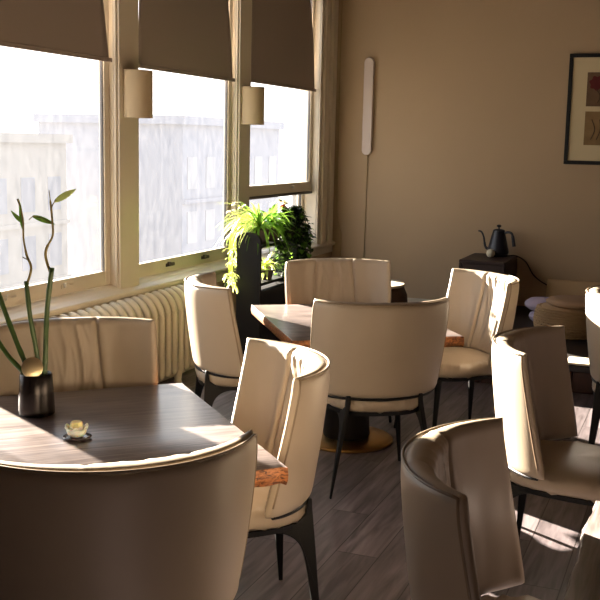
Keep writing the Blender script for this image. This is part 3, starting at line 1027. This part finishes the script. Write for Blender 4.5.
# small plant on the sill
e = tag(empty('small_potted_plant', (-3.31, 7.16, .691)), 'small pale green plant standing on the window sill', 'plant')
pot(e, M['palepot'], .03, .042, .05)
m = MB()
for k in range(60):
    strap(m, (0, 0, rnd.uniform(.04, .07)), rnd.uniform(0, 2*PI), rnd.uniform(-.1, 1.3), rnd.uniform(.06, .14), rnd.uniform(.007, .013), rnd.uniform(1, 2.6))
m.build('leaves', M['leafpale'], e, smooth=True)

# ------------------------------------------------------------------ front table still life
T = .7005
VX, VY = -2.158, 2.93
e = tag(empty('vase', (VX, VY, T)), 'dark metallic tapered vase holding the bamboo stalks', 'vase')
MB().lathe([(.058, .0), (.064, .004), (.064, .02), (.061, .08), (.057, .145), (.054, .149), (.051, .145), (.051, .08), (.052, .012), (.01, .01)], 48).build('body', M['vase'], e, smooth=True, angle=60)
ld = MB().lathe([(.006, -.005), (.034, -.005), (.037, -.003), (.037, .003), (.034, .005), (.006, .005)], 40).build('round_lid', M['gold'], e, smooth=True, angle=40)
ld.rotation_euler = (R(70), 0, R(36)); ld.location = (.008, -.032, .176); ld['label'] = 'polished pale metal disc'
PY = VY
def stalk(pts, rad, lab, extra=None):
    o = MB()
    pts = spline(pts, 5)
    rr = [rad*(1.12 if k % 4 == 0 else 1) for k in range(len(pts))]
    o = tag(o.tube(pts, rr, 10).build('bamboo_stalk', M['bamboo'], smooth=True), lab, 'plant', 'bamboo stalks in the dark vase')
    return o
b0 = (VX, PY, T+.02)
s = stalk([(VX+.004, PY+.028, T+.02), (-2.16, PY+.01, .917), (-2.178, PY, 1.05), (-2.192, PY, 1.178)], .0085, 'dark bamboo stalk second from right, forked dry shoot on its cut top')
m = MB().tube(spline([(-2.190, PY, 1.165), (-2.170, PY, 1.225), (-2.188, PY, 1.27), (-2.20, PY, 1.33), (-2.20, PY, 1.39), (-2.212, PY, 1.44), (-2.222, PY, 1.465)], 5), [.0045]*12+[.0034]*19, 6)
m.tube([(-2.176, PY, 1.25), (-2.205, PY, 1.262)], .002, 5)
m.build('shoot', M['dryshoot'], s, smooth=True)
m = MB(); leaf(m, (-2.202, PY, 1.36), (-.1, -.05, 1), .085, .009, .1, up=Vector((-.37, .93, -.1))); leaf(m, (-2.198, PY, 1.385), (-.9, .1, .35), .072, .009, -.6, up=Vector((-.37, .93, -.1))); leaf(m, (-2.205, PY, 1.40), (-.25, .1, 1), .07, .006, .2, up=Vector((-.37, .93, -.1)))
m.build('leaf', M['leaf'], s, smooth=True)
s = stalk([(VX+.028, PY+.004, T+.02), (-2.130, PY+.02, .931), (-2.105, PY, 1.09), (-2.083, PY, 1.232)], .009, 'thickest bamboo stalk at the right with one bright upper leaf')
m = MB().tube(spline([(-2.09, PY, 1.215), (-2.108, PY, 1.265), (-2.104, PY, 1.30), (-2.078, PY, 1.345), (-2.079, PY, 1.40), (-2.085, PY, 1.46), (-2.09, PY, 1.50)], 5), [.005]*12+[.0038]*14+[.0015]*5, 6)
m.tube(spline([(-2.085, PY, 1.43), (-2.075, PY, 1.452), (-2.062, PY, 1.468)], 4), .002, 5)
m.tube(spline([(-2.08, PY, 1.385), (-2.12, PY, 1.402), (-2.155, PY, 1.408), (-2.175, PY, 1.395)], 4), .0016, 5)
m.build('shoot', M['dryshoot'], s, smooth=True)
m = MB(); leaf(m, (-2.068, PY, 1.462), (.85, .05, .5), .098, .013, .1, up=Vector((-.37, .93, -.1))); m.build('leaf', M['leafpale'], s, smooth=True)
m = MB(); leaf(m, (-2.160, PY, 1.408), (1, .1, -.25), .092, .011, .1, up=Vector((-.37, .93, -.1))); m.build('leaf', M['leaf'], s, smooth=True)
stalk([(VX-.018, PY+.018, T+.02), (-2.20, PY+.01, .85), (-2.25, PY+.01, .96), (-2.305, PY+.01, 1.085), (-2.33, PY+.01, 1.15)], .009, 'bamboo stalk leaning left, rising highest at the left picture edge')
stalk([(VX-.008, PY-.016, T+.02), (-2.185, PY-.016, .83), (-2.27, PY-.015, .91), (-2.37, PY-.015, 1.03)], .0085, 'lowest bamboo stalk leaning farthest to the left')

CXx, CYy = -1.855, 2.735
tag(MB().lathe([(.018, 0), (.030, .002), (.046, .007), (.047, .009), (.030, .006), (.010, .005)], 40, (CXx, CYy, T)).build('saucer', M['saucer'], smooth=True), 'small dark saucer under the lotus candle', 'saucer')
e = tag(empty('lotus_candle_holder', (CXx-.003, CYy, T+.0072)), 'cream lotus shaped candle holder with yellow candle on the front table', 'candle holder')
m = MB()
m.lathe([(.012, 0), (.022, .002), (.031, .012), (.034, .024), (.034, .030), (.030, .030), (.015, .006)], 28)
m.build('bowl', M['lotus'], e, smooth=True)
for ring_, (nn, r_, hh, lean) in enumerate(((6, .033, .036, .007), (6, .028, .037, .003))):
    for k in range(nn):
        a = 2*PI*(k+.5*ring_)/nn
        m = MB(); vs = []; fs = []
        for i in range(7):
            for j in range(5):
                s_ = i/6; t_ = -1+j/2
                wd = .62*math.sin(PI*(.25+.62*s_))
                rr = .012+(r_-.012)*math.sin(s_*PI/2)+lean*s_*s_
                aa = a+t_*wd*.95
                vs.append((rr*math.cos(aa), rr*math.sin(aa), .003+hh*s_-.006*t_*t_*s_))
        for i in range(6):
            for j in range(4):
                q = i*5+j; fs.append((q, q+1, q+6, q+5))
        o = m.add(vs, fs).build('petal', M['lotus'], e, smooth=True)
        md = o.modifiers.new('s', 'SOLIDIFY'); md.thickness = .0018
MB().lathe([(.018, .006), (.020, .008), (.020, .048), (.017, .051), (.003, .047)], 8).build('candle', M['wax'], e, smooth=True, angle=30)
